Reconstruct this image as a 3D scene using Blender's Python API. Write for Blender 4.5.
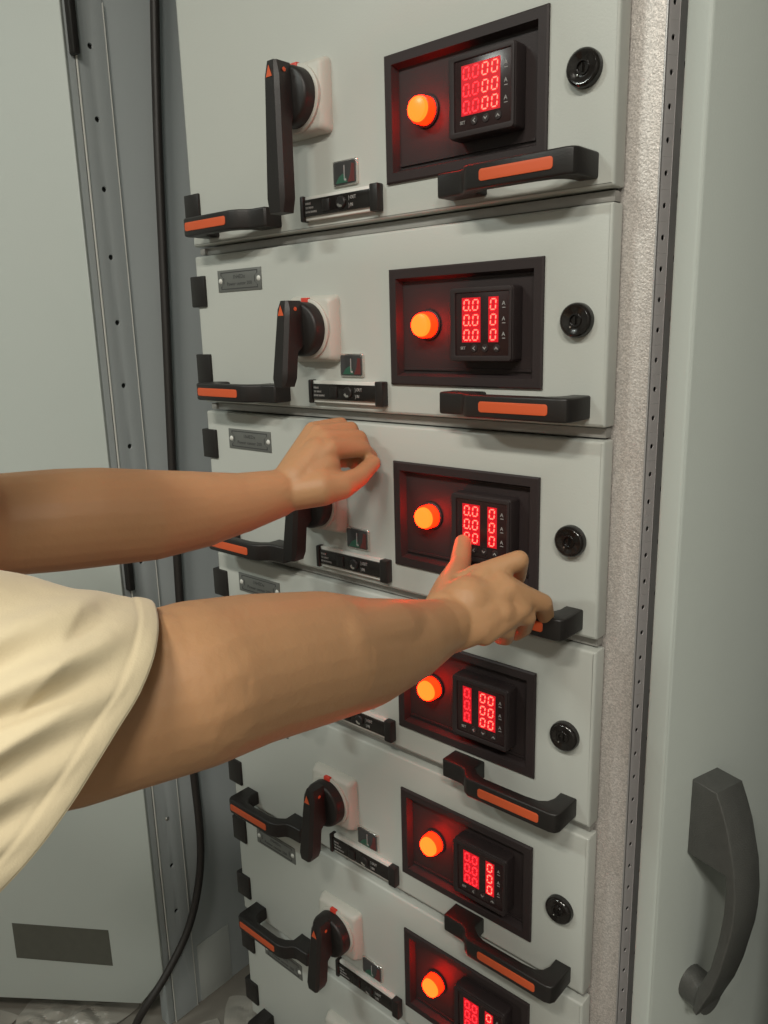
import bpy, bmesh, math, random
from mathutils import Vector, Matrix, noise
random.seed(7)
for o in list(bpy.data.objects): bpy.data.objects.remove(o)
SC = bpy.context.scene; COL = SC.collection
# ---------------- camera ----------------
yaw, pitch, roll = .7258, .2292, -.0259
Fw = Vector((-math.sin(yaw)*math.cos(pitch), math.cos(yaw)*math.cos(pitch), -math.sin(pitch)))
r0 = Vector((math.cos(yaw), math.sin(yaw), 0)); u0 = r0.cross(Fw)
Rt = r0*math.cos(roll) + u0*math.sin(roll); Up = -r0*math.sin(roll) + u0*math.cos(roll)
cd = bpy.data.cameras.new('camera'); cam = bpy.data.objects.new('camera', cd); COL.objects.link(cam)
cam.matrix_world = Matrix(((Rt.x, Up.x, -Fw.x, .885), (Rt.y, Up.y, -Fw.y, -.6431), (Rt.z, Up.z, -Fw.z, 1.3516), (0, 0, 0, 1)))
cd.sensor_fit = 'VERTICAL'; cd.sensor_height = 36; cd.lens = 782.1*36/1024; cd.clip_start = .02
SC.camera = cam
# ---------------- world, lights, exposure ----------------
w = bpy.data.worlds.new('world'); SC.world = w; w.use_nodes = True
w.node_tree.nodes['Background'].inputs[0].default_value = (.80, .85, .83, 1)
w.node_tree.nodes['Background'].inputs[1].default_value = .30
SC.view_settings.view_transform = 'Standard'; SC.view_settings.look = 'None'
SC.view_settings.gamma = 1; SC.view_settings.use_curve_mapping = False
SC.view_settings.exposure = -0.12
def area(name, loc, target, sx, sy, power, col):
    l = bpy.data.lights.new(name, 'AREA'); l.shape = 'RECTANGLE'; l.size = sx; l.size_y = sy; l.energy = power; l.color = col
    o = bpy.data.objects.new(name, l); COL.objects.link(o); o.location = loc
    o.rotation_euler = (Vector(target)-Vector(loc)).to_track_quat('-Z', 'Y').to_euler(); return o
area('ceiling_tube_or_fill', (.85, -1.70, 2.86), (.85, -1.70, 0), .6, .16, 35, (1, .95, .84))
area('ceiling_tube_or_fill', (-.65, -1.95, 2.86), (-.65, -1.95, 0), .6, .16, 29, (.93, 1, .93))
area('ceiling_tube_or_fill', (1.95, -1.75, 2.86), (1.95, -1.75, 0), .6, .16, 46, (1, .97, .88))  # added fill to brighten the right door

# ---------------- materials ----------------
def mat(name, col, rough=.5, metal=0, bump=0, bscale=200, var=0, vscale=8, emit=None, spec=.5, coat=0, trans=0, sss=0, dirt=0):
    m = bpy.data.materials.new(name); m.use_nodes = True; nt = m.node_tree; b = nt.nodes['Principled BSDF']
    b.inputs['Base Color'].default_value = (*col, 1); b.inputs['Roughness'].default_value = rough
    b.inputs['Metallic'].default_value = metal; b.inputs['Specular IOR Level'].default_value = spec
    b.inputs['Coat Weight'].default_value = coat; b.inputs['Transmission Weight'].default_value = trans
    if sss:
        b.inputs['Subsurface Weight'].default_value = sss; b.inputs['Subsurface Radius'].default_value = (.010, .004, .002)
        b.inputs['Subsurface Scale'].default_value = 1
    tc = nt.nodes.new('ShaderNodeTexCoord')
    if var:
        n = nt.nodes.new('ShaderNodeTexNoise'); n.inputs['Scale'].default_value = vscale; n.inputs['Detail'].default_value = 4
        nt.links.new(tc.outputs['Object'], n.inputs['Vector'])
        mx = nt.nodes.new('ShaderNodeMix'); mx.data_type = 'RGBA'
        mx.inputs[6].default_value = (*[c*(1-var) for c in col], 1); mx.inputs[7].default_value = (*[min(1, c*(1+var)) for c in col], 1)
        nt.links.new(n.outputs['Fac'], mx.inputs[0]); nt.links.new(mx.outputs[2], b.inputs['Base Color'])
    if bump:
        n = nt.nodes.new('ShaderNodeTexNoise'); n.inputs['Scale'].default_value = bscale; n.inputs['Detail'].default_value = 3
        nt.links.new(tc.outputs['Object'], n.inputs['Vector'])
        bp = nt.nodes.new('ShaderNodeBump'); bp.inputs['Strength'].default_value = bump; bp.inputs['Distance'].default_value = .001
        nt.links.new(n.outputs['Fac'], bp.inputs['Height']); nt.links.new(bp.outputs[0], b.inputs['Normal'])
    if emit:
        b.inputs['Emission Color'].default_value = (*emit, 1); b.inputs['Emission Strength'].default_value = 1
    return m
M = dict(
 paint=mat('powder_coat', (.47, .485, .45), .42, bump=.12, bscale=500, var=.02, vscale=5),
 paintdoor=mat('powder_coat_door', (.45, .485, .455), .45, bump=.12, bscale=500, var=.03, vscale=3),
 liner=mat('side_sheet_paint', (.39, .42, .425), .45, bump=.1, bscale=300, var=.06, vscale=4),
 rail=mat('shelf_rail_metal', (.36, .35, .33), .5, .4, var=.1),
 black=mat('black_plastic', (.016, .014, .013), .42, bump=.15, bscale=700, spec=.4),
 gloss=mat('gloss_black_plastic', (.012, .010, .009), .16, spec=.5),
 bezel=mat('bezel_plastic', (.030, .022, .022), .5, bump=.1, bscale=600, spec=.3),
 orange=mat('orange_insert', (.62, .10, .03), .5),
 red=mat('red_plastic', (.6, .05, .03), .45),
 cream=mat('switch_housing', (.50, .49, .44), .45),
 white=mat('rail_white', (.62, .62, .58), .4),
 chrome=mat('bright_metal', (.75, .74, .70), .22, .9),
 plate=mat('engraved_plate', (.17, .175, .165), .42, .35, bump=.2, bscale=300, var=.1, vscale=60),
 ink=mat('dark_ink', (.05, .05, .05), .6),
 print=mat('pale_print', (.35, .34, .33), .6),
 screen=mat('smoked_screen', (.025, .012, .012), .25),
 halo=mat('digit_halo', (.10, .008, .008), .3, emit=(.62, .004, .014)),  # red bloom of the digits, put in as emission
 dig=mat('led_digit', (.3, .02, .02), .4, emit=(14.0, .42, .28)),
 digdim=mat('led_digit_dim', (.3, .02, .02), .4, emit=(4.0, .06, .08)),
 lens=mat('lamp_lens', (.5, .05, .01), .3, emit=(40.0, .38, .03)),
 lensrim=mat('lamp_rim', (.5, .03, .01), .35, emit=(16.0, .07, .005)),
 dark=mat('hole_shade', (.02, .02, .02), .7),
 green=mat('green_label', (.03, .10, .065), .35),
 maroon=mat('maroon_label', (.12, .03, .028), .35),
 smoke=mat('smoked_window', (.05, .05, .05), .12),
 sticker=mat('dark_sticker', (.085, .085, .07), .55, var=.15, vscale=60),
 grip=mat('door_handle_zinc', (.078, .079, .074), .34, .2, bump=.5, bscale=900, var=.2, vscale=120),
 cable=mat('cable_rubber', (.022, .018, .016), .5),
 floor=mat('floor_paint', (.19, .175, .15), .5, bump=.3, bscale=40, var=.3, vscale=7),
 room=mat('room_paint', (.40, .40, .38), .8, var=.03),
 skin=mat('skin', (.455, .250, .125), .50, bump=.25, bscale=260, var=.10, vscale=22, sss=.12, spec=.35),
 hair=mat('black_hair', (.015, .012, .01), .5, bump=.8, bscale=400),
 trouser=mat('dark_trousers', (.03, .035, .05), .85, bump=.4, bscale=600),
 shoe=mat('shoe_leather', (.02, .02, .02), .4),
 eye=mat('eye_white', (.7, .68, .65), .2), lip=mat('lips', (.42, .16, .12), .5),
 pocket=mat('clear_pocket', (.45, .47, .45), .3, var=.1, vscale=20),
)
# galvanised sheet: crystalline spangle
def galv(name, base):
    m = mat(name, base, .45, .35); nt = m.node_tree; b = nt.nodes['Principled BSDF']
    tc = nt.nodes.new('ShaderNodeTexCoord'); v = nt.nodes.new('ShaderNodeTexVoronoi'); v.inputs['Scale'].default_value = 850
    n = nt.nodes.new('ShaderNodeTexNoise'); n.inputs['Scale'].default_value = 500; n.inputs['Detail'].default_value = 5
    nt.links.new(tc.outputs['Object'], v.inputs['Vector']); nt.links.new(tc.outputs['Object'], n.inputs['Vector'])
    mx = nt.nodes.new('ShaderNodeMix'); mx.data_type = 'RGBA'
    mx.inputs[6].default_value = (*[c*.80 for c in base], 1); mx.inputs[7].default_value = (*[min(1, c*1.22) for c in base], 1)
    sp = nt.nodes.new('ShaderNodeSeparateColor'); nt.links.new(v.outputs['Color'], sp.inputs[0]); nt.links.new(sp.outputs[0], mx.inputs[0])
    nt.links.new(mx.outputs[2], b.inputs['Base Color'])
    bp = nt.nodes.new('ShaderNodeBump'); bp.inputs['Strength'].default_value = .5; bp.inputs['Distance'].default_value = .0012
    nt.links.new(n.outputs['Fac'], bp.inputs['Height']); nt.links.new(bp.outputs[0], b.inputs['Normal'])
    return m
M['galv3'] = mat('return_zinc', (.60, .57, .58), .55, .05, var=.05, vscale=50); M['galv'] = galv('galvanised_spangle', (.56, .52, .49)); M['galv2'] = mat('galvanised_smooth', (.47, .46, .46), .4, .4, bump=.2, bscale=300, var=.08, vscale=50)
# cotton
def cotton():
    m = mat('cream_cotton', (.63, .535, .36), .9, spec=.2); nt = m.node_tree; b = nt.nodes['Principled BSDF']
    b.inputs['Sheen Weight'].default_value = .25
    tc = nt.nodes.new('ShaderNodeTexCoord'); n = nt.nodes.new('ShaderNodeTexNoise'); n.inputs['Scale'].default_value = 900; n.inputs['Detail'].default_value = 2
    n2 = nt.nodes.new('ShaderNodeTexNoise'); n2.inputs['Scale'].default_value = 28; n2.inputs['Detail'].default_value = 3
    for q in (n, n2): nt.links.new(tc.outputs['Object'], q.inputs['Vector'])
    b1 = nt.nodes.new('ShaderNodeBump'); b1.inputs['Strength'].default_value = .25; b1.inputs['Distance'].default_value = .0005
    b2 = nt.nodes.new('ShaderNodeBump'); b2.inputs['Strength'].default_value = .35; b2.inputs['Distance'].default_value = .006
    nt.links.new(n.outputs['Fac'], b1.inputs['Height']); nt.links.new(n2.outputs['Fac'], b2.inputs['Height'])
    nt.links.new(b2.outputs[0], b1.inputs['Normal']); nt.links.new(b1.outputs[0], b.inputs['Normal']); return m
M['cotton'] = cotton()

# ---------------- helpers ----------------
def empty(name, loc=(0, 0, 0)):
    o = bpy.data.objects.new(name, None); COL.objects.link(o); o.location = loc; o.empty_display_size = .05; return o
def tag(o, label=None, cat=None, group=None, kind=None):
    if label: o['label'] = label
    if cat: o['category'] = cat
    if group: o['group'] = group
    if kind: o['kind'] = kind
    return o
def link(name, me, m, parent=None, smooth=False):
    me.materials.clear(); me.materials.append(m); me.name = name
    if smooth:
        for p in me.polygons: p.use_smooth = True
    o = bpy.data.objects.new(name, me); COL.objects.link(o)
    if parent: o.parent = parent
    return o
def from_bm(name, bm, m, parent=None, smooth=False, ang=None):
    me = bpy.data.meshes.new(name); bmesh.ops.recalc_face_normals(bm, faces=bm.faces); bm.to_mesh(me); bm.free()
    o = link(name, me, m, parent, smooth)
    if ang: sharp(me, ang)
    return o
def sharp(me, ang=35):
    for p in me.polygons: p.use_smooth = True
    me.set_sharp_from_angle(angle=math.radians(ang))
def box_bm(bm, x0, x1, y0, y1, z0, z1, bev=0, seg=2):
    vs = [bm.verts.new(p) for p in ((x0,y0,z0),(x1,y0,z0),(x1,y1,z0),(x0,y1,z0),(x0,y0,z1),(x1,y0,z1),(x1,y1,z1),(x0,y1,z1))]
    fs = [bm.faces.new([vs[i] for i in f]) for f in ((0,3,2,1),(4,5,6,7),(0,1,5,4),(1,2,6,5),(2,3,7,6),(3,0,4,7))]
    if bev:
        es = {e for f in fs for e in f.edges}
        bmesh.ops.bevel(bm, geom=list(es), offset=bev, segments=seg, affect='EDGES', profile=.5)
def box(name, m, parent, x0, x1, y0, y1, z0, z1, bev=0, seg=2):
    bm = bmesh.new(); box_bm(bm, x0, x1, y0, y1, z0, z1, bev, seg); o = from_bm(name, bm, m, parent)
    if bev: sharp(o.data, 40)
    return o
def prism_mesh(loops, t, bev=0, xf=None, res=2):
    """flat outline loops (outer first, then holes) extruded to thickness t, bevelled, placed by xf(u, v, w)->xyz (w in 0..t)"""
    cu = bpy.data.curves.new('outline', 'CURVE'); cu.dimensions = '2D'; cu.fill_mode = 'BOTH'
    for lp in loops:
        s = cu.splines.new('POLY'); s.points.add(len(lp)-1); s.use_cyclic_u = True
        for p, q in zip(s.points, lp): p.co = (q[0], q[1], 0, 1)
    cu.extrude = t/2-bev; cu.bevel_depth = bev; cu.bevel_resolution = res; cu.offset = -bev
    o = bpy.data.objects.new('outline', cu); COL.objects.link(o)
    dg = bpy.context.evaluated_depsgraph_get(); me = bpy.data.meshes.new_from_object(o.evaluated_get(dg))
    bpy.data.objects.remove(o); bpy.data.curves.remove(cu)
    bm = bmesh.new(); bm.from_mesh(me); bmesh.ops.remove_doubles(bm, verts=bm.verts, dist=1e-6)
    for v in bm.verts:
        p = (v.co.x, v.co.y, v.co.z+t/2); v.co = xf(*p) if xf else p
    bmesh.ops.recalc_face_normals(bm, faces=bm.faces); bm.to_mesh(me); bm.free(); return me
def prism(name, m, parent, loops, t, bev=0, xf=None, ang=35):
    me = prism_mesh(loops, t, bev, xf); o = link(name, me, m, parent); sharp(me, ang); return o
def rect(x0, x1, y0, y1, r=0, n=5):
    if not r: return [(x0,y0),(x1,y0),(x1,y1),(x0,y1)]
    out = []
    for cx, cy, a in ((x1-r,y0+r,-90),(x1-r,y1-r,0),(x0+r,y1-r,90),(x0+r,y0+r,180)):
        for i in range(n+1):
            t = math.radians(a+90*i/n); out.append((cx+r*math.cos(t), cy+r*math.sin(t)))
    return out
def circ(cx, cy, r, n=24, ry=None):
    return [(cx+r*math.cos(2*math.pi*i/n), cy+(ry or r)*math.sin(2*math.pi*i/n)) for i in range(n)]
# panel-facing placement: u->x, v->z, w (thickness) grows from y=y0 towards the viewer (-y)
def facing(y0): return lambda u, v, w_: (u, y0-w_, v)
def lathe(name, m, parent, cx, cz, prof, n=36):
    """profile [(radius, y)] revolved about an axis along Y"""
    bm = bmesh.new(); rings = []
    for r, y in prof:
        if r < 1e-6: rings.append([bm.verts.new((cx, y, cz))])
        else: rings.append([bm.verts.new((cx+r*math.cos(2*math.pi*i/n), y, cz+r*math.sin(2*math.pi*i/n))) for i in range(n)])
    for a, b in zip(rings, rings[1:]):
        for i in range(n):
            j = (i+1) % n
            if len(a) == 1 and len(b) > 1: bm.faces.new((a[0], b[i], b[j]))
            elif len(b) == 1 and len(a) > 1: bm.faces.new((a[i], a[j], b[0]))
            elif len(a) > 1: bm.faces.new((a[i], a[j], b[j], b[i]))
    return from_bm(name, bm, m, parent, ang=40)
def strip_holes(name, m, parent, u0, u1, v0, v1, cu_, zs_, pitch, ru, rv, xf, n=12):
    bm = bmesh.new()
    def quad(a, b, c, d): bm.faces.new([bm.verts.new(xf(*p)) for p in (a, b, c, d)])
    zs_ = sorted(zs_); prev = v0
    for z in zs_:
        lo, hi = z-pitch/2, z+pitch/2
        if lo > prev+1e-4: quad((u0, prev), (u1, prev), (u1, lo), (u0, lo))
        inn, out = [], []
        for i in range(n):
            a = 2*math.pi*(i+.5)/n; c, s_ = math.cos(a), math.sin(a)
            inn.append(bm.verts.new(xf(cu_+ru*c, z+rv*s_)))
            k = max(abs(c), abs(s_)); c2, s2 = c/k, s_/k
            out.append(bm.verts.new(xf((cu_+(u1-cu_)*c2) if c2 > 0 else (cu_+(cu_-u0)*c2), z+pitch/2*s2)))
        for i in range(n): bm.faces.new((out[i], out[(i+1) % n], inn[(i+1) % n], inn[i]))
        for su, sv in ((1, 1), (-1, 1), (-1, -1), (1, -1)):
            best = sorted(out, key=lambda v: (v.co-Vector(xf(u1 if su > 0 else u0, z+sv*pitch/2))).length)[:2]
            cv = Vector(xf(u1 if su > 0 else u0, z+sv*pitch/2))
            if (best[0].co-cv).length > 1e-5: bm.faces.new((best[0], bm.verts.new(cv), best[1]))
        prev = hi
    if v1 > prev: quad((u0, prev), (u1, prev), (u1, v1), (u0, v1))
    bmesh.ops.remove_doubles(bm, verts=bm.verts, dist=1e-6)
    r_ = bmesh.ops.extrude_face_region(bm, geom=list(bm.faces), use_keep_orig=True); 
    off = Vector(xf(u0, v0, 1))-Vector(xf(u0, v0, 0))
    for v in r_['geom']:
        if isinstance(v, bmesh.types.BMVert): v.co += off*.0012
    return from_bm(name, bm, m, parent)
def text(name, body, size, m, parent, x, y, z, align='LEFT', thick=.0002, sx=1):
    cu = bpy.data.curves.new('text', 'FONT'); cu.body = body; cu.size = size; cu.align_x = align; cu.align_y = 'CENTER'; cu.extrude = thick; cu.resolution_u = 2
    o = bpy.data.objects.new('text', cu); COL.objects.link(o); dg = bpy.context.evaluated_depsgraph_get()
    me = bpy.data.meshes.new_from_object(o.evaluated_get(dg)); bpy.data.objects.remove(o); bpy.data.curves.remove(cu)
    for v in me.vertices: v.co = (x+v.co.x*sx, y-v.co.z, z+v.co.y)
    return link(name, me, m, parent)

# ---------------- room ----------------
def struct(name, m, *a):
    o = box(name, m, None, *a); o['kind'] = 'structure'; return o
struct('floor', M['floor'], -2.6, 3.2, -3.2, 1.3, -.05, 0)
struct('ceiling', M['room'], -2.6, 3.2, -3.2, 1.3, 2.9, 2.95)
struct('wall_back', M['room'], -2.6, 3.2, 1.25, 1.3, 0, 2.9)
struct('wall_front', M['room'], -2.6, 3.2, -3.2, -3.15, 0, 2.9)
struct('wall_left', M['room'], -2.6, -2.55, -3.15, 1.25, 0, 2.9)
struct('wall_right', M['room'], 3.15, 3.2, -3.15, 1.25, 0, 2.9)
for x, y_, lb in ((.85, -1.70, 'above and behind the camera'), (-.65, -1.95, 'to the left, nearest the open left door'), (1.95, -1.75, 'added as fill for the open right door, far right beyond it')):
    c = empty('ceiling_light', (x, y_, 2.9))
    tag(c, 'long white ceiling tube fitting %s' % lb, 'ceiling light')
    bm = bmesh.new(); box_bm(bm, -.50, .50, -.14, .14, -.030, 0, .004); from_bm('housing', bm, M['white'], c)

# ---------------- switchgear cabinet ----------------
TOPZ = 2.15
cab = empty('switchgear_cabinet', (0, 0, 0))
tag(cab, 'tall grey switchgear cabinet holding the stacked drawers, with side posts and two opened doors', 'cabinet')
# body sheets
box('side_sheet', M['liner'], cab, -.345, -.32, .092, .62, .0, TOPZ, .001)['label'] = 'blue grey inner side sheet of the left cable bay'
def xleft(u, v, w_): return (-.3185-.0+w_*-1, u, v)
HZ = [1.784, 1.681, 1.579, 1.476, 1.3735, 1.271, 1.1685, 1.066, .9635, .861, .7585, .656, .5535, .451, .3485, .246, .1435]
prism('door_post', M['liner'], cab, [rect(.040, .0905, .0, TOPZ)] + [circ(.0635, z, .0042, 16) for z in HZ if z], .004, .0006, lambda u, v, w_: (-.3165-w_, u, v))['label'] = 'grey door post strip with a row of screw holes'
box('post_hole_shade', M['dark'], cab, -.345, -.3225, .042, .0915, 0, TOPZ)  # black sheet painting the shade inside the screw holes
for i, z in enumerate(HZ):
    if z in (.451,):   # one hole still holds its screw
        bm = bmesh.new(); bmesh.ops.create_uvsphere(bm, u_segments=14, v_segments=8, radius=.0045)
        for v in bm.verts: v.co = (-.3165+v.co.x*.4, .0635+v.co.y, z+v.co.z)
        from_bm('screw', bm, M['chrome'], cab, True)
box('gasket_strip', M['liner'], cab, -.345, -.3195, .024, .0385, .0, TOPZ, .001)
# rolled edges of the strip, coloured white for the highlights they catch
box('edge_lip', M['white'], cab, -.3185, -.3145, .0380, .0400, .0, TOPZ, .0006)
box('sheet_seam', M['white'], cab, -.320, -.3155, .0905, .0920, .0, 1.85, .0004)
box('side_sheet', M['liner'], cab, -.345, -.0, .60, .62, .0, TOPZ)['label'] = 'grey rear sheet of the left cable bay'
box('column_side', M['liner'], cab, -.0, .004, .03, .60, .0, TOPZ)
box('rear_sheet', M['liner'], cab, .0, 1.12, .60, .62, .0, TOPZ)
box('top_sheet', M['paint'], cab, -.345, 1.12, .022, .62, TOPZ, TOPZ+.03, .002)
box('top_panel', M['paint'], cab, -.005, .576, .0, .02, 1.865, TOPZ, .002)
box('plinth', M['liner'], cab, -.0, 1.10, .03, .06, .0, .245)
box('lower_panel', M['paint'], cab, -.005, .576, .0, .02, .03, .238, .003)
for k in range(8):
    z = 1.456-.2*k
    box('shelf_rail', M['rail'], cab, .008, .5730, .010, .05, z-.0045, z+.0045, .0008)
    box('shelf_stop', M['rail'], cab, .0, .010, .006, .03, z-.0040, z+.0040, .0008)
    box('shelf_plate', M['rail'], cab, .004, .5745, .05, .55, z-.001, z+.001)
# galvanised right post : front face, perforated return, inner return
box('right_post', M['galv'], cab, .5700, .6055, .0207, .0235, .0, TOPZ, .0008)['label'] = 'spangled galvanised front face of the right post'
box('post_lip', M['galv2'], cab, .6050, .6066, .0190, .0225, .0, TOPZ, .0006)
hz = [0.0] * 0
zz = 1.7701; holes = []
while zz < TOPZ-.02: zz += .025
while zz > .02: holes.append(zz); zz -= .025
strip_holes('perforated_return', M['galv3'], cab, .0, .0112, .0, TOPZ, .0056, holes, .0249, .0018, .0024, lambda u, v, w_=0: (.6064+u*.447-w_*.894, .0212+u*.894+w_*.447, v))['label'] = 'narrow return of the right post with closely spaced holes'
box('return_hole_shade', M['dark'], cab, .596, .6045, .0235, .0470, 0, TOPZ)  # black sheet painting the shade behind the perforations
strip_holes('inner_return', M['galv3'], cab, .0310, .080, .0, TOPZ, .047, [z+.009 for z in holes[::2]][:-1], .0498, .0032, .0036, lambda u, v, w_=0: (.6116-w_, u, v))
box('inner_return', M['galv3'], cab, .6104, .6116, .080, .20, 0, TOPZ)
box('return_hole_shade', M['dark'], cab, .600, .6085, .0480, .20, 0, TOPZ)  # painted shade behind the inner row of holes
for z, h, m_ in ((1.515, .045, 'galv2'), (1.49, .006, 'black'), (1.405, .010, 'galv2'), (1.375, .004, 'orange'), (1.345, .012, 'black'), (1.155, .018, 'black'), (1.115, .012, 'galv2'), (1.08, .006, 'galv2'), (.90, .012, 'black'), (.875, .012, 'galv2'), (.80, .010, 'galv2'), (.76, .024, 'black'), (.71, .010, 'black'), (.66, .02, 'galv2'), (.60, .012, 'black')):
    box('cable_bracket', M[m_], cab, .6132, .640, .068, .092, z-h/2, z+h/2, .001)
box('side_sheet', M['liner'], cab, 1.09, 1.12, .03, .60, .0, TOPZ)['label'] = 'right outer side sheet'
# ---- opened left door ----
H = Vector((-.316, .020, 0)); dd = Vector((-.8, -.6, 0)); nn = Vector((.6, -.8, 0))
def ldoor(s, z, w_): q = H + dd*(s) + nn*(w_-.020); return (q.x, q.y, z)
dl = prism('door', M['paintdoor'], cab, [[(-.001, .124), (.050, .056), (.72, .056), (.72, 2.10), (-.001, 2.10)]], .020, .0025, lambda u, v, w_: ldoor(u, v, w_))
dl['label'] = 'pale grey left door swung open, with a chamfered lower corner and dark sticker'
prism('sticker', M['sticker'], dl, [[(.1000, .2265), (.2945, .2350), (.2955, .1545), (.0995, .1445)]], .0006, 0, lambda u, v, w_: ldoor(u, v, w_+.0201))['label'] = 'dark grey rectangular sticker low on the door'
for z0, z1 in ((1.765, 1.93), (.92, 1.02)):
    box('hinge', M['black'], dl, -.3195, -.304, .0290, .0395, z0, z1, .002)
# ---- opened right door ----
th = math.radians(17); d2 = Vector((math.sin(th), math.cos(th), 0)); n2 = Vector((math.cos(th), -math.sin(th), 0)); P2 = Vector((.6420, -.035, 0))
def rdoor(s, z, t): q = P2 + d2*s + n2*t; return (q.x, q.y, z)
dr = prism('door', M['paintdoor'], cab, [rect(0, .42, .05, 2.10)], .022, .0035, lambda u, v, w_: rdoor(u, v, w_))
dr['label'] = 'pale grey right door opened towards the viewer, seen by its free edge'
def rot(u, v, w_, s0): return rdoor(s0+w_, v, .022+u)
prof = [(0, .963), (.0248, .9625), (.0315, .948), (.0377, .9325), (.0466, .899), (.0500, .872), (.0500, .852), (.0487, .835), (.0414, .792), (.0345, .765), (.0268, .7445), (.0215, .729),
        (.0170, .7325), (.0212, .7595), (.0318, .790), (.0375, .8246), (.0400, .852), (.0401, .873), (.0388, .8896), (.0, .889)]
hd = prism('door_handle', M['grip'], dr, [prof], .036, .0015, lambda u, v, w_: rot(u, v-.005, w_, .0380)); hd['label'] = 'dark textured bow handle'
# round lower foot of the handle
bm = bmesh.new(); n = 20; ra = []
for t_ in (0, .0235):
    ra.append([bm.verts.new(rdoor(.0565+.0165*math.cos(2*math.pi*i/n), .736+.0175*math.sin(2*math.pi*i/n), .022+t_)) for i in range(n)])
for i in range(n): bm.faces.new((ra[0][i], ra[0][(i+1) % n], ra[1][(i+1) % n], ra[1][i]))
bm.faces.new(ra[1]); bm.faces.new(ra[0][::-1]); from_bm('handle_foot', bm, M['grip'], hd, ang=40)
for z in (.4, 1.1, 1.8): box('hinge', M['black'], dr, *(lambda q: (q[0]-.004, q[0]+.02, q[1]-.006, q[1]+.012))(rdoor(.42, 0, .0)), z-.05, z+.05, .002)
box('bay_frame', M['paint'], cab, .79, 1.12, .024, .03, 0, TOPZ)
box('document_pocket', M['pocket'], cab, -.3198, -.3186, .103, .182, .0, .135, .0004)['label'] = 'pale plastic pocket stuck low on the side sheet'

# ---------------- one withdrawable drawer unit ----------------
HB = .188      # front height of a standard drawer
def seg_digit(kind):
    """a seven segment zero as small bars, 7.0 x 10.4 mm, slightly slanted"""
    bm = bmesh.new(); W, Hh, t = .0066, .0104, .0010
    def bar(p, q):
        p = Vector(p); q = Vector(q); d = (q-p).normalized(); p = p+d*.0006; q = q-d*.0006; nrm = Vector((-d.y, d.x))*t/2
        pts = [p, p+d*t/2+nrm, q-d*t/2+nrm, q, q-d*t/2-nrm, p+d*t/2-nrm]
        f = [bm.verts.new((a.x+a.y*.09, -.0004, a.y)) for a in pts]; b = [bm.verts.new((a.x+a.y*.09, 0, a.y)) for a in pts]
        bm.faces.new(f); bm.faces.new(b[::-1])
        for i in range(6): bm.faces.new((f[i], f[(i+1) % 6], b[(i+1) % 6], b[i]))
    x, z = W/2-t/2, Hh/2-t/2
    for a, b in (((-x,z),(x,z)),((x,z),(x,0)),((x,0),(x,-z)),((x,-z),(-x,-z)),((-x,-z),(-x,0)),((-x,0),(-x,z))): bar(a, b)
    if kind == 'dot':
        box_bm(bm, x+.0008, x+.0020, -.0004, 0, -z-.0006, -z+.0006)
    me = bpy.data.meshes.new('digit'); bmesh.ops.recalc_face_normals(bm, faces=bm.faces); bm.to_mesh(me); bm.free(); return me
DIG = {}
for nm, mm in (('plain', 'dig'), ('dot', 'dig'), ('dimplain', 'digdim'), ('dimdot', 'digdim')):
    DIG[nm] = seg_digit('dot' if 'dot' in nm else 'plain'); DIG[nm].materials.append(M[mm])
def put(name, me, parent, loc):
    o = bpy.data.objects.new(name, me); COL.objects.link(o); o.parent = parent; o.location = loc; return o
def handle_prof_right():
    return [(.412,.0), (.412,-.023), (.414,-.025), (.438,-.0255), (.444,-.028), (.450,-.036), (.457,-.040), (.553,-.040), (.559,-.038), (.562,-.033), (.562,.0),
            (.544,.0), (.544,-.013), (.541,-.021), (.534,-.026), (.520,-.0275), (.470,-.0275), (.460,-.024), (.4515,-.017), (.4515,.0)]
def handle_prof_left():
    return [(.168,.0), (.168,-.023), (.166,-.025), (.146,-.0255), (.140,-.028), (.134,-.035), (.126,-.0385), (.120,-.040), (.036,-.040), (.031,-.038), (.028,-.033), (.028,.0),
            (.051,.0), (.051,-.013), (.054,-.021), (.061,-.026), (.070,-.0275), (.110,-.0275), (.122,-.024), (.1315,-.017), (.1315,.0)]
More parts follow.
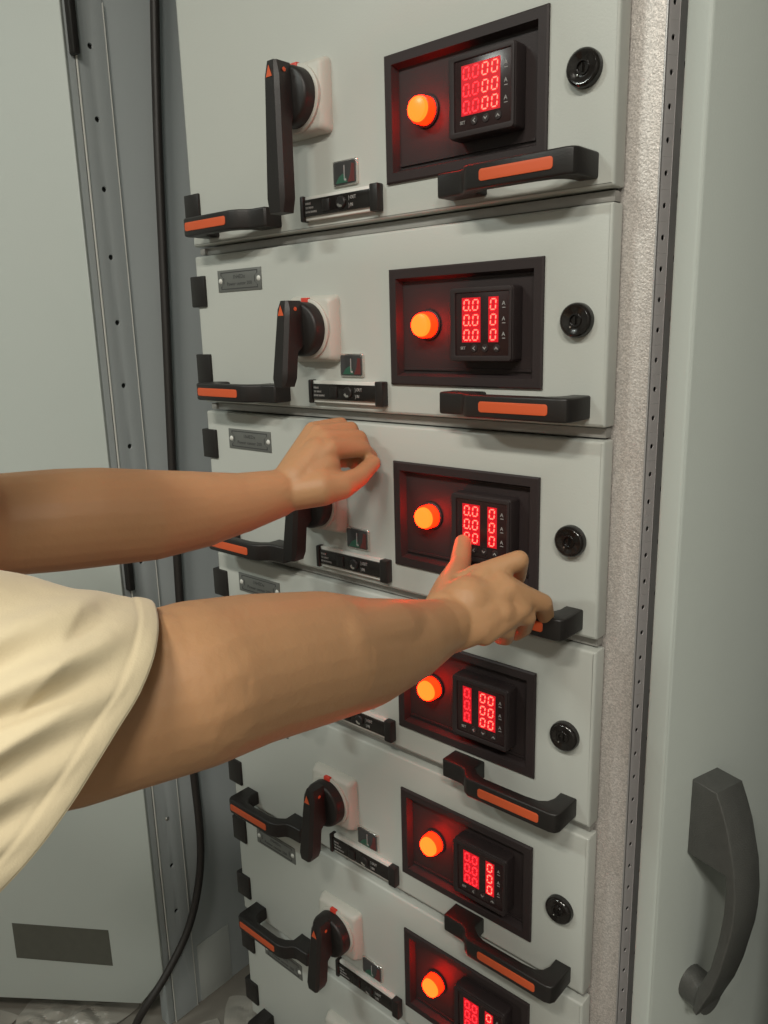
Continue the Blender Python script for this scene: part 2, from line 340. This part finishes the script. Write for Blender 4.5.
def make_drawer(tall, digits, name='drawer_unit'):
    Hd = .400 if tall else HB; z0 = HB-.200+.012   # features are measured from the bottom edge
    Z = lambda dz: HB+dz
    root = empty(name)
    prism('front_panel', M['paint'], root, [rect(-.005, .5765, 0, Hd, .002, 2), rect(.3345, .5110, Z(-.1530), Z(-.0415))[::-1]], .020, .003, facing(.020))
    box('chassis', M['rail'], root, .012, .560, .0195, .50, .004, Hd-.004)
    # meter recess
    bm = bmesh.new(); rings = []
    for i, (ins, y) in enumerate(((0, 0), (0, -.0022), (.0015, -.0032), (.0095, -.0032), (.0125, .0050), (.0125, .0050))):
        a, b, c, d = .3315+ins, .5139-ins, Z(-.1559)+ins, Z(-.0385)-ins
        rings.append([bm.verts.new(p) for p in ((a,y,c),(b,y,c),(b,y,d),(a,y,d))])
    for a, b in zip(rings[:-1], rings[1:-1]):
        for i in range(4): bm.faces.new((a[i], a[(i+1) % 4], b[(i+1) % 4], b[i]))
    bm.faces.new(rings[-2]); rec = from_bm('meter_recess', bm, M['bezel'], root)
    box('inner_ridge', M['bezel'], rec, .3455, .5000, .0030, .0055, Z(-.1405), Z(-.1385))
    # meter
    mt = prism('power_meter', M['bezel'], root, [rect(.4180, .4885, Z(-.1305), Z(-.0615), .003, 4)], .0175, .0022, facing(.0050)); mt['label'] = 'square black panel meter with red digits'
    fy = -.0125
    bm = bmesh.new()   # raised rim round the screen
    me = prism_mesh([rect(.4185, .4880, Z(-.1300), Z(-.0620), .003, 4), rect(.4245, .4850, Z(-.1250), Z(-.0665), .001, 2)[::-1]], .0022, .0006, facing(-.0120)); bm.free()
    link('rim', me, M['bezel'], mt); sharp(me)
    box('screen', M['screen'], mt, .4245, .4850, -.0131, -.0120, Z(-.1250), Z(-.0665), .0002)
    cols = (.4378, .4480, .4580, .4680); rows = (-.0780, -.0919, -.1057)
    runs = []
    for c, ch in enumerate(digits):
        if ch != ' ': runs.append(c)
    grp = []
    for c in runs:
        if grp and c == grp[-1][-1]+1: grp[-1].append(c)
        else: grp.append([c])
    for g in grp: box('digit_halo', M['halo'], mt, cols[g[0]]-.0054, cols[g[-1]]+.0056, -.0134, -.0128, Z(-.1125), Z(-.0712))  # halo around the lit digits, put in as glowing slabs
    for c, ch in enumerate(digits):
        if ch == ' ': continue
        for r in rows:
            key = {'0': 'plain', '.': 'dot', 'o': 'dimplain', ',': 'dimdot'}[ch]
            put('digit', DIG[key], mt, (cols[c], -.01345, Z(r)))
    for r in rows:
        text('unit_mark', 'A', .0052, M['print'], mt, .4775, -.0133, Z(r)+.0004)
        box('underline', M['print'], mt, .4777, .4812, -.0134, -.0130, Z(r)-.0036, Z(r)-.0030)
    text('key_legend', 'SET', .0038, M['print'], mt, .4308, -.0135, Z(-.1180))
    for x, pts in ((.4466, [(.0012,.0018),(-.0012,0),(.0012,-.0018)]), (.4589, [(-.002,.001),(0,-.0012),(.002,.001)]), (.4719, [(-.002,-.001),(0,.0012),(.002,-.001)])):
        k = lathe('key', M['bezel'], mt, x, Z(-.1180), [(.0, -.0142), (.0034, -.0140), (.0038, -.0130)], 16)
        lp = [(x+a*1.0, Z(-.1180)+b) for a, b in pts] + [(x+a*.62, Z(-.1180)+b*.62-(.0006 if pts[0][0] < 0 and pts[0][1] > 0 else (-.0006 if pts[0][0] < 0 else 0))) for a, b in reversed(pts)]
        if pts[0][0] > 0: lp = [(x+.0012, Z(-.118)+.0020), (x-.0014, Z(-.118)), (x+.0012, Z(-.118)-.0020), (x+.0012, Z(-.118)-.0011), (x-.0004, Z(-.118)), (x+.0012, Z(-.118)+.0011)]
        elif pts[0][1] > 0: lp = [(x-.0021, Z(-.118)+.0012), (x, Z(-.118)-.0014), (x+.0021, Z(-.118)+.0012), (x+.0012, Z(-.118)+.0012), (x, Z(-.118)-.0002), (x-.0012, Z(-.118)+.0012)]
        else: lp = [(x-.0021, Z(-.118)-.0012), (x, Z(-.118)+.0014), (x+.0021, Z(-.118)-.0012), (x+.0012, Z(-.118)-.0012), (x, Z(-.118)+.0002), (x-.0012, Z(-.118)-.0012)]
        prism('arrow', M['print'], mt, [lp], .0004, 0, facing(-.0141))
    # lamp
    lp = lathe('indicator_lamp', M['bezel'], root, .3785, Z(-.0951), [(.0, .0051), (.0150, .0051), (.0150, .0032), (.0138, .0022), (.0128, .0022)])
    lp['label'] = 'round red pilot lamp, lit'
    lathe('lamp_rim', M['lensrim'], lp, .3785, Z(-.0951), [(.0126, .0030), (.0126, -.0064), (.0122, -.0074), (.0110, -.0076)])
    lathe('lamp_lens', M['lens'], lp, .3785, Z(-.0951), [(.0112, -.0070), (.0112, -.0102), (.0106, -.0116), (.0082, -.0124), (.0045, -.0129), (0, -.0130)])
    # lock
    lk = lathe('lock', M['gloss'], root, .5478, Z(-.0949), [(.0152, .0), (.0152, -.0042), (.0144, -.0068), (.0128, -.0080), (.0110, -.0078), (.0085, -.0066), (.0062, -.0062), (.0058, -.0072), (.0048, -.0072), (.0044, -.0050), (0, -.0050)])
    lk['label'] = 'round glossy black lock'
    bm = bmesh.new(); box_bm(bm, .5473, .5483, -.0076, -.0048, Z(-.0949)-.0034, Z(-.0949)+.0034, .0003); from_bm('key_blade', bm, M['gloss'], lk)
    lathe('lock_pin', M['chrome'], lk, .5440, Z(-.1005), [(.0, -.0078), (.0008, -.0077), (.0009, -.0060)], 8)
    # handles
    def hxf(u, v, w_): return (u, v, Z(-.1810)+w_)
    for pf, i0, i1 in ((handle_prof_right(), .4700, .5420), (handle_prof_left(), .0360, .1150)):
        h = prism('pull_handle', M['black'], root, [pf], .0215, .0022, hxf)
        prism('grip_insert', M['orange'], h, [rect(i0, i1, Z(-.1752), Z(-.1652), .0028, 5)], .0012, .0003, facing(-.0395))
    # hinge blocks wrapping the left edge
    for zc in ((Hd-.0443), Z(-.1440)):
        hb = box('hinge_block', M['black'], root, -.0140, .0160, -.0035, .018, zc-.0195, zc+.0195, .0015)
    # rotary switch
    zs = Z(-.0960)+(.039 if tall else 0); xc = .2195
    bm = bmesh.new(); ho = []
    for ins, y in ((0, .0), (.0, -.004), (.0035, -.0125), (.0060, -.0140)):
        ho.append([bm.verts.new((a, y, b)) for a, b in rect(xc-.0370+ins, xc+.0370-ins, zs-.0370+ins, zs+.0370-ins, .006, 4)])
    k_ = len(ho[0])
    for a, b in zip(ho, ho[1:]):
        for i in range(k_): bm.faces.new((a[i], a[(i+1) % k_], b[(i+1) % k_], b[i]))
    bm.faces.new(ho[-1]); hs = from_bm('switch_housing', bm, M['cream'], root, ang=40)
    lathe('collar_ring', M['cream'], hs, xc, zs, [(.0335, -.0135), (.0335, -.0165), (.032, -.0175), (.029, -.0175)])
    box('lock_tab', M['red'], hs, xc-.0060, xc+.0045, -.0185, -.0135, zs+.0255, zs+.0345, .0006)
    kn = lathe('switch_knob', M['black'], root, xc, zs, [(.0300, -.0150), (.0298, -.0280), (.0285, -.0310), (.0265, -.0320), (0, -.0320)], 40)
    zt, zb = (zs+.0300, zs-.1180) if tall else (zs+.0310, zs-.0620)
    bm = bmesh.new(); secs = []
    wt, wb = (.0104, .0140) if tall else (.0095, .0118)
    N = 10
    for i in range(N+1):
        t = i/N; z = zt+(zb-zt)*t; hw = wt+(wb-wt)*t; yf = -.0525-(.004 if tall else .013)*t
        inset = .0035 if i in (0, N) else 0
        yb = -.0300 if z > zs-.024 else yf+.0185
        yb = min(-.030, yb) if z > zs-.024 else yb
        secs.append([bm.verts.new(p) for p in ((xc-hw+inset, yb, z), (xc-hw+inset, yf+.004, z), (xc-hw+.004+inset*.5, yf+inset*.5, z), (xc+hw-.004-inset*.5, yf+inset*.5, z), (xc+hw-inset, yf+.004, z), (xc+hw-inset, yb, z))])
    for a, b in zip(secs, secs[1:]):
        for i in range(6): bm.faces.new((a[i], a[(i+1) % 6], b[(i+1) % 6], b[i]))
    bm.faces.new(secs[0][::-1]); bm.faces.new(secs[-1])
    lv = from_bm('switch_lever', bm, M['black'], root, ang=30)
    prism('arrow_mark', M['orange'], lv, [[(xc-.0048, zt-.0160), (xc+.0044, zt-.0160), (xc-.0002, zt-.0050)]], .0006, 0, lambda u, v, w_: (u, (-.0531 if tall else -.0545)-w_*.6, v))
    prism('side_mark', M['orange'], lv, [circ(-.0420, zt-.0090, .0022, 10)], .0005, 0, lambda u, v, w_: (xc+wt+.0002+w_, u, v))
    # indicator window
    wd = prism('status_window', M['chrome'], root, [rect(.2560, .2915, Z(-.1490), Z(-.1235), .002, 3)], .0026, .0006, facing(0))
    prism('window_pane', M['smoke'], wd, [rect(.2578, .2897, Z(-.1474), Z(-.1251), .002, 3)], .0016, .0005, facing(-.0020))
    prism('green_flag', M['green'], wd, [[(.2610, Z(-.1462)), (.2780, Z(-.1462)), (.2760, Z(-.1405)), (.2720, Z(-.1370)), (.2660, Z(-.1400))]], .0003, 0, facing(-.0036))
    prism('red_flag', M['maroon'], wd, [[(.2785, Z(-.1462)), (.2885, Z(-.1462)), (.2885, Z(-.1290)), (.2845, Z(-.1280)), (.2825, Z(-.1390))]], .0003, 0, facing(-.0036))
    box('flag_bar', M['print'], wd, .2735, .2745, -.0040, -.0036, Z(-.1440), Z(-.1290))
    lathe('flag_dot', M['print'], wd, .2755, Z(-.1435), [(0, -.0042), (.0012, -.0040), (.0013, -.0036)], 10)
    # interlock slider
    sl = box('interlock_slider', M['white'], root, .2130, .3170, -.0060, .0, Z(-.1790), Z(-.1540), .0008); sl['label'] = 'black interlock slider between pale rails'
    box('slider_plate', M['gloss'], sl, .2120, .3200, -.0085, -.0030, Z(-.1750), Z(-.1575), .0005)
    for x0, x1 in ((.2095, .2150), (.3135, .3250)): box('end_cap', M['black'], sl, x0, x1, -.0098, .0, Z(-.1800), Z(-.1530), .0015)
    box('push_key', M['black'], sl, .2445, .2560, -.0100, -.0080, Z(-.1725), Z(-.1600), .0008)
    lathe('turn_knob', M['black'], sl, .2730, Z(-.1662), [(.0064, -.0084), (.0064, -.0100), (.0055, -.0108), (0, -.0108)], 20)
    bm = bmesh.new(); arc = []
    for i in range(7):
        a = math.radians(150+i*18); arc.append((a, i))
    lp = [(.2730+.0050*math.cos(math.radians(200+i*14)), Z(-.1662)+.0050*math.sin(math.radians(200+i*14))) for i in range(8)] + [(.2735+.0032*math.cos(math.radians(298-i*14)), Z(-.1655)+.0034*math.sin(math.radians(298-i*14))) for i in range(8)]
    bm.free(); prism('crescent_mark', M['chrome'], sl, [lp], .0003, 0, facing(-.0108))
    for i, sx in enumerate((.016, .020, .022)): text('legend', ('INTERLOCK', 'TEST OPERATE', 'BEFORE DRAWING')[i], .0030, M['print'], sl, .2180, -.0087, Z(-.1620)-.0044*i, sx=sx/.020*.62)
    text('legend', ') OUT', .0052, M['print'], sl, .2835, -.0087, Z(-.1628), sx=.75); text('legend', ') IN', .0052, M['print'], sl, .2835, -.0087, Z(-.1702), sx=.75)
    # nameplate
    dz = (Hd-HB)
    npl = box('nameplate', M['plate'], root, .0425, .1270, -.0012, .0, Z(-.0470)+dz, Z(-.0208)+dz, .0003); npl['label'] = 'small engraved metal nameplate with two rivets'
    zc = Z(-.0339)+dz
    fr = [(.0490,zc+.0105),(.1205,zc+.0105),(.1205,zc+.0072),(.1155,zc+.0040),(.1155,zc-.0040),(.1205,zc-.0072),(.1205,zc-.0105),(.0490,zc-.0105),(.0490,zc-.0072),(.0540,zc-.0040),(.0540,zc+.0040),(.0490,zc+.0072)]
    fi = [(x+(.0013 if x < .08 else -.0013), z+(-.0011 if z > zc else .0011)) for x, z in fr]
    prism('border', M['ink'], npl, [fr, fi[::-1]], .0002, 0, facing(-.0012))
    for x in (.0480, .1222): lathe('rivet', M['white'], npl, x, zc, [(0, -.0030), (.0022, -.0026), (.0034, -.0012)], 14)
    text('engraving', '1N4EDx', .0068, M['ink'], npl, .0850, -.0012, zc+.0040, 'CENTER'); text('engraving', 'Power center 200', .0060, M['ink'], npl, .0850, -.0012, zc-.0042, 'CENTER', sx=1.12)
    return root
def copy_tree(o, parent=None):
    c = o.copy(); COL.objects.link(c); c.parent = parent
    for ch in list(o.children): copy_tree(ch, c)
    return c
GRP = 'withdrawable drawer units stacked in the cabinet'
# dot / plain / dim per column, ' ' = unlit by the meter's scanning
P = {'b': None}
tall = make_drawer(True, ',o00'); std = make_drawer(False, '.0 0'); d4 = make_drawer(False, ', 00'); d5 = make_drawer(False, ',o 0')
units = [(tall, 'topmost and tallest grey drawer, with a long black switch lever hanging down'),
 (std, 'second grey drawer from the top, fully clear of the hands'),
 (None, 'third grey drawer, where both hands reach its switch and its right handle'),
 (d4, 'fourth grey drawer, mostly hidden behind the lower forearm'),
 (d5, 'fifth grey drawer, first one fully seen below the forearm'),
 (None, 'sixth grey drawer, second one below the forearm'),
 (None, 'lowest grey drawer, cut off by the bottom edge of the picture')]
for i, (o, lab) in enumerate(units):
    if o is None: o = copy_tree(std if i == 2 else d5)
    o.location = (0, 0, 1.462 if i == 0 else 1.45-.2*i+.012)
    tag(o, lab, 'drawer unit', GRP)

# ---------------- cable ----------------
cu = bpy.data.curves.new('power_cable', 'CURVE'); cu.dimensions = '3D'; cu.bevel_depth = .0076; cu.bevel_resolution = 5; s = cu.splines.new('NURBS')
cp = [(-.300,.205,2.12),(-.301,.185,1.98),(-.301,.175,1.871),(-.302,.159,1.663),(-.302,.150,1.442),(-.302,.132,1.119),(-.302,.124,.879),(-.302,.117,.60),(-.301,.124,.44),(-.301,.122,.32),(-.300,.085,.21),(-.300,.045,.165),(-.300,.010,.130),(-.303,-.020,.105),(-.310,-.042,.080),(-.318,-.060,.040),(-.335,-.085,.012),(-.38,-.12,.0085)]
s.points.add(len(cp)-1); s.use_endpoint_u = True; s.order_u = 4
for p, q in zip(s.points, cp): p.co = (*q, 1)
o = bpy.data.objects.new('c', cu); COL.objects.link(o); me = bpy.data.meshes.new_from_object(o.evaluated_get(bpy.context.evaluated_depsgraph_get())); bpy.data.objects.remove(o)
tag(link('power_cable', me, M['cable'], None, True), 'thin black cable hanging down the blue grey side sheet to the floor', 'cable')
# ---------------- crumpled wrap on the floor ----------------
M['wrap'] = mat('clear_plastic_wrap', (.30, .285, .25), .30, spec=.5, bump=.4, bscale=18, var=.35, vscale=14)
def wrap(name, cx, cy, rx, ry, h, rz, seed, lab):
    bm = bmesh.new(); n = 34; g = {}
    for i in range(n+1):
        for j in range(n+1):
            a, b = i/n*2-1, j/n*2-1; rr = math.hypot(a, b)
            edge = 1+.22*noise.noise(Vector((a*1.7+seed, b*1.7, seed)))
            x, y = a*rx*edge, b*ry*edge
            z = .003+abs(noise.noise(Vector((a*2+seed, b*2, 2)))*h*1.5 + noise.noise(Vector((a*5, b*5+seed, 5)))*h*.35)*(max(0, 1.2-rr))
            c, s_ = math.cos(rz), math.sin(rz)
            g[i, j] = bm.verts.new((cx+x*c-y*s_, cy+x*s_+y*c, z))
    for i in range(n):
        for j in range(n): bm.faces.new((g[i,j], g[i+1,j], g[i+1,j+1], g[i,j+1]))
    o = from_bm(name, bm, M['wrap'], None, False); tag(o, lab, 'plastic wrap', 'crumpled plastic wrap on the floor'); return o
wrap('plastic_wrap', -.66, -.29, .11, .09, .05, .3, 1.3, 'crumpled clear plastic wrap at the lower left corner below the opened door')
wrap('plastic_wrap', -.47, -.12, .11, .07, .020, .6, 4.1, 'flat torn plastic wrap in front of the chamfered door corner')
wrap('plastic_wrap', -.235, .03, .048, .05, .016, 1.1, 7.7, 'small crumpled plastic wrap where the cable reaches the floor')
wrap('plastic_wrap', -.16, .16, .09, .07, .016, .8, 9.2, 'low plastic wrap beside the foot of the drawer stack')

# ---------------- person ----------------
def capsules(bm, pts, seg=14):
    """pts: [(x,y,z,r)] chain of spheres joined by tapered tubes (all closed, merged later by the voxel remesh)"""
    for p in pts:
        r_ = bmesh.ops.create_uvsphere(bm, u_segments=seg, v_segments=8, radius=p[3])
        for v in r_['verts']: v.co += Vector(p[:3])
    for p, q in zip(pts, pts[1:]):
        a, b = Vector(p[:3]), Vector(q[:3]); d = b-a
        if d.length < 1e-5: continue
        r_ = bmesh.ops.create_cone(bm, cap_ends=True, segments=seg, radius1=p[3], radius2=q[3], depth=d.length)
        mtx = Matrix.Translation((a+b)/2) @ d.to_track_quat('Z', 'Y').to_matrix().to_4x4()
        for v in r_['verts']: v.co = mtx @ v.co
def ell(bm, c, r, rot_=None, seg=20):
    r_ = bmesh.ops.create_uvsphere(bm, u_segments=seg, v_segments=12, radius=1)
    for v in r_['verts']:
        q = Vector((v.co.x*r[0], v.co.y*r[1], v.co.z*r[2]))
        if rot_: q = rot_ @ q
        v.co = q+Vector(c)
def fuse(name, bm, m, parent, voxel, it, fac=.5):
    me = bpy.data.meshes.new(name); bm.to_mesh(me); bm.free()
    o = bpy.data.objects.new(name, me); COL.objects.link(o)
    a = o.modifiers.new('r', 'REMESH'); a.mode = 'VOXEL'; a.voxel_size = voxel; a.use_smooth_shade = True
    b = o.modifiers.new('s', 'SMOOTH'); b.iterations = it; b.factor = fac
    dg = bpy.context.evaluated_depsgraph_get(); me2 = bpy.data.meshes.new_from_object(o.evaluated_get(dg)); bpy.data.objects.remove(o)
    return link(name, me2, m, parent, True)
CAMP = Vector((.885, -.6431, 1.3516))
def at(px, py, d, r):   # point at camera-frame direction, depth d
    q = CAMP + (Rt*((px-384)/782.1) - Up*((py-512)/782.1) + Fw)*d
    return (q.x, q.y, q.z, r)
per = empty('person', (.36, -.95, 0))
tag(per, 'person in a cream short sleeved shirt reaching both bare arms to the third drawer', 'person')
def unp(o):
    o.matrix_parent_inverse = Matrix.Translation((-.36, .95, 0)); return o
bm = bmesh.new()
Rarm = [(.455,-.70,1.165,.050), at(-160,705,.385,.042), at(-60,735,.380,.042), at(60,722,.388,.0430), at(140,699,.402,.0435), at(193,684,.415,.0443), at(250,669,.45,.0432), at(317,657,.50,.0422), at(361,653,.55,.0391), at(405,641,.60,.0325), at(432,631,.64,.0260), at(456,622,.664,.0205)]
capsules(bm, Rarm, 24)
Larm = [(.235,-.70,1.185,.046), (.205,-.58,1.205,.046), (.19,-.47,1.212,.046), at(0,525,.68,.0450), at(60,520,.70,.0462), at(100,517,.715,.0455), at(150,515,.735,.0430), at(200,509.5,.76,.0375), at(240,503,.78,.0305), at(276,494,.798,.0250)]
capsules(bm, Larm, 24)
capsules(bm, [at(262,700,.448,.022), at(288,672,.452,.0245), at(330,647,.486,.0260), at(385,634,.556,.0250), at(425,626,.622,.0180)], 20); capsules(bm, [at(165,662,.398,.026), at(215,662,.418,.026)], 20)
capsules(bm, [at(468,602,.673,.0235), at(494,597,.682,.0175)])
# right hand
W = at(442,628,.655,.024)
for mcp, pip, dip, tip in (
    (at(487,573,.690,.0110), at(519,560,.694,.0092), at(517,577,.722,.0084), at(507,583,.742,.0072)),
    (at(508,590,.678,.0108), at(543,603,.700,.0088), at(546,618,.730,.0082), at(538,626,.752,.0072)),
    (at(496,608,.668,.0105), at(527,617,.690,.0084), at(524,628,.722,.0078), at(516,634,.745,.0070)),
    (at(480,624,.660,.0100), at(507,631,.683,.0076), at(506,638,.712,.0072), at(500,638,.735,.0066))):
    capsules(bm, [mcp, pip, dip, tip]); capsules(bm, [at(446,626,.66,.020), mcp])
capsules(bm, [at(450,610,.672,.019), at(482,585,.685,.0135)]); capsules(bm, [at(450,634,.655,.017), at(478,628,.660,.0135), at(496,612,.670,.012)])
capsules(bm, [at(465,612,.668,.020), at(492,592,.680,.0155)]); capsules(bm, [at(465,625,.662,.019), at(486,612,.668,.0150)])
capsules(bm, [at(446,612,.668,.021), at(451,590,.700,.0165), at(460,566,.745,.0108), at(463,543,.782,.0090)]); capsules(bm, [at(455,590,.70,.013), at(478,576,.694,.0115)])
capsules(bm, [at(508,592,.680,.0120), at(520,608,.684,.0110), at(500,622,.672,.0110), at(484,634,.662,.0105)]); capsules(bm, [at(500,585,.682,.0125), at(526,597,.690,.0098)]); capsules(bm, [at(500,612,.670,.0125), at(515,616,.684,.0100)])
# left hand
for mcp, pip, dip, tip in (
    (at(331,449,.812,.0115), at(362,449,.842,.0092), at(371,457,.862,.0080), at(368,466,.862,.0070)),
    (at(325,440,.822,.0112), at(359,438,.848,.0090), at(365,452,.872,.0084), at(354,463,.868,.0080)),
    (at(319,434,.832,.0110), at(351,429,.858,.0086), at(356,445,.880,.0082), at(345,461,.872,.0080)),
    (at(313,431,.842,.0104), at(341,424,.866,.0080), at(347,440,.886,.0078), at(337,462,.872,.0078))):
    capsules(bm, [mcp, pip, dip, tip]); capsules(bm, [at(290,482,.805,.0200), mcp])
capsules(bm, [at(296,480,.805,.021), at(318,454,.815,.0175)]); capsules(bm, [at(300,470,.815,.020), at(316,446,.830,.0145)])
capsules(bm, [at(296,492,.800,.0190), at(322,488,.800,.0190), at(342,486,.806,.0142), at(359,477,.822,.0108), at(373,463,.842,.0088)])
capsules(bm, [at(312,476,.808,.019), at(326,466,.812,.016)])
# shoulders, chest core, neck and head (outside the frame)
capsules(bm, [(.235,-.70,1.185,.046), (.36,-.72,1.19,.060), (.455,-.70,1.165,.048)], 24)
capsules(bm, [(.36,-.745,1.13,.080), (.36,-.84,.98,.085)], 24)
capsules(bm, [(.36,-.705,1.22,.048), (.365,-.615,1.34,.052)], 20)
ell(bm, (.365,-.560,1.440), (.074,.092,.108)); ell(bm, (.365,-.515,1.390), (.050,.048,.045))
capsules(bm, [(.365,-.470,1.450,.008), (.365,-.456,1.420,.012), (.365,-.462,1.413,.011)]); 
for s_ in (-1, 1):
    ell(bm, (.365+s_*.076,-.565,1.430), (.010,.020,.030)); ell(bm, (.365+s_*.030,-.482,1.457), (.017,.012,.006)); ell(bm, (.365+s_*.012,-.461,1.410), (.008,.008,.006))
body = unp(fuse('body', bm, M['skin'], per, .0019, 9)); body['label'] = 'bare arms and hands with tan skin'
for s_ in (-1, 1):
    bm = bmesh.new(); ell(bm, (.365+s_*.030,-.4755,1.445), (.012,.007,.006)); e_ = unp(from_bm('eye', bm, M['eye'], per, True))
bm = bmesh.new(); ell(bm, (.365,-.4660,1.383), (.022,.007,.006)); unp(from_bm('mouth', bm, M['lip'], per, True))
bm = bmesh.new(); ell(bm, (.365,-.578,1.457), (.084,.096,.104)); ell(bm, (.365,-.61,1.415), (.080,.075,.10))
for v in list(bm.verts):
    if v.co.y > -.51: v.co.y = -.51-(v.co.y+.51)*.2
unp(fuse('hair', bm, M['hair'], per, .004, 3)); 
# shirt
def loft(bm, rings, close=False):
    vs = [[bm.verts.new(p) for p in r_] for r_ in rings]; n_ = len(vs[0])
    for a, b in zip(vs, vs[1:]):
        for i in range(n_): bm.faces.new((a[i], a[(i+1) % n_], b[(i+1) % n_], b[i]))
    return vs
def ringpts(c, U, V, n_=96, fold=0, ph=0, pw=1):
    out = []
    for i in range(n_):
        a = 2*math.pi*i/n_; q = Vector(c)+Vector(U)*math.cos(a)*(1+fold*math.sin(5*a+ph)+fold*.6*math.sin(9*a+ph*1.7))+Vector(V)*math.sin(a)*(1+fold*math.sin(7*a+ph*.6))
        out.append(q)
    return out
bm = bmesh.new()
V3 = lambda px, py, d: Vector(at(px, py, d, 0)[:3])
def loop3(ctrl, n_=144):
    """closed Catmull-Rom loop through 3D control points"""
    out = []; k = len(ctrl)
    for i in range(n_):
        t = i/n_*k; j = int(t); f = t-j
        p0, p1, p2, p3 = (ctrl[(j+q) % k] for q in (-1, 0, 1, 2))
        out.append(.5*((2*p1)+(p2-p0)*f+(2*p0-5*p1+4*p2-p3)*f*f+(3*p1-p0-3*p2+p3)*f**3))
    return out
hem = loop3([V3(*p) for p in ((148,602,.408), (158,616,.380), (155,652,.356), (140,692,.342), (119,727,.333), (97,763,.327), (70,806,.322), (36,852,.318), (0,892,.318), (-45,935,.325),
      (-75,935,.355), (-60,890,.40), (-12,840,.435), (40,785,.460), (88,720,.468), (122,650,.450))])
mid = loop3([V3(*p) for p in ((70,588,.395), (78,600,.365), (70,630,.340), (50,672,.325), (20,715,.316), (-10,755,.310), (-45,800,.306), (-80,845,.305), (-115,880,.305), (-150,905,.315),
      (-165,890,.345), (-150,850,.39), (-110,790,.425), (-60,730,.45), (0,670,.46), (45,615,.44))])
far = loop3([V3(*p) for p in ((-60,556,.40), (-55,570,.37), (-65,600,.345), (-85,640,.330), (-110,680,.322), (-140,715,.316), (-170,750,.312), (-200,790,.312), (-230,825,.315), (-255,845,.325),
      (-265,830,.355), (-255,790,.39), (-230,740,.42), (-195,690,.44), (-150,630,.45), (-100,575,.43))])
sh = [Vector((.455, -.68, 1.160)) + (p-sum(far, Vector())/len(far))*.85 for p in far]
rg = []; NR = 60; n_ = 144
cs = [sum(l_, Vector())/n_ for l_ in (hem, mid, far, sh)]
for i in range(NR+1):
    t = (i/NR)**1.15*3; j = min(2, int(t)); f = t-j; L_ = (hem, mid, far, sh)
    ring = []
    for k in range(n_):
        p = L_[j][k].lerp(L_[j+1][k], f); c = cs[j].lerp(cs[j+1], f); u = k/n_
        amp = .0050*min(1, max(0, (t-.12)/.8))
        ph = u*52 - t*8.5
        w_ = (math.sin(ph+1.2*noise.noise(Vector((u*5, t*1.5, 8))))+.9*noise.noise(Vector((u*12-t*2, t*1.6, 3))))*(.12+.88*min(1, max(0, math.sin(math.pi*min(1, max(0, u-.02))))*1.9))
        d_ = (p-c).normalized()*amp*w_
        if t < .24: d_ += (p-c).normalized()*.0007*min(1, t/.08)     # doubled hem band
        elif t < .29: d_ -= (p-c).normalized()*.0005
        ring.append(p+d_)
    rg.append(ring)
loft(bm, rg)
c_ = cs[0]
loft(bm, [rg[0], [p.lerp(c_, .03)+(cs[1]-c_)*.03 for p in rg[0]], [p.lerp(c_, .07)+(cs[1]-c_)*.18 for p in rg[0]]])
# left sleeve
lc0 = Vector((.196, -.500, 1.200)); lc1 = Vector((.235, -.68, 1.17))
rl = [ringpts(lc0.lerp(lc1, i/12), Vector((.012, 0, .070)).lerp(Vector((0, 0, .095)), i/12), Vector((.060, .005, 0)).lerp(Vector((.075, .02, 0)), i/12), 96, .03*math.sin(i/12*3.1)+.008, 2+i*.05) for i in range(13)]
loft(bm, rl)
# torso
tr = []
for i, (z, y, rx, ry) in enumerate(((.74,-.96,.180,.125), (.80,-.94,.180,.125), (.90,-.90,.172,.120), (1.0,-.85,.172,.118), (1.08,-.80,.180,.118), (1.16,-.755,.195,.118), (1.21,-.735,.188,.108), (1.25,-.715,.150,.092), (1.278,-.700,.100,.076), (1.292,-.690,.068,.064))):
    tr.append(ringpts((.36, y, z), (rx, 0, 0), (0, ry, .02), 96, .012 if i < 7 else 0, i*.5))
loft(bm, tr)
shirt = from_bm('shirt', bm, M['cotton'], per, True); unp(shirt); shirt['label'] = 'loose cream cotton T-shirt with a wide sleeve hem'
so = shirt.modifiers.new('thickness', 'SOLIDIFY'); so.thickness = .0010; so.offset = -1
ss = shirt.modifiers.new('soft', 'SUBSURF'); ss.levels = 1; ss.render_levels = 1
# trousers and shoes
bm = bmesh.new()
capsules(bm, [(.36,-.95,.76,.115), (.36,-.96,.86,.125)], 24)
for s_ in (-1, 1): capsules(bm, [(.36+s_*.085,-.95,.78,.095), (.36+s_*.095,-.88,.45,.070), (.36+s_*.10,-.95,.10,.055)], 20)
unp(fuse('trousers', bm, M['trouser'], per, .008, 3))
for s_ in (-1, 1):
    bm = bmesh.new(); capsules(bm, [(.36+s_*.10,-.99,.040,.038), (.36+s_*.105,-.88,.040,.040), (.36+s_*.11,-.79,.033,.031)], 18)
    for v in bm.verts:
        if v.co.z < .004: v.co.z = 0
    unp(fuse('shoe', bm, M['shoe'], per, .005, 3))
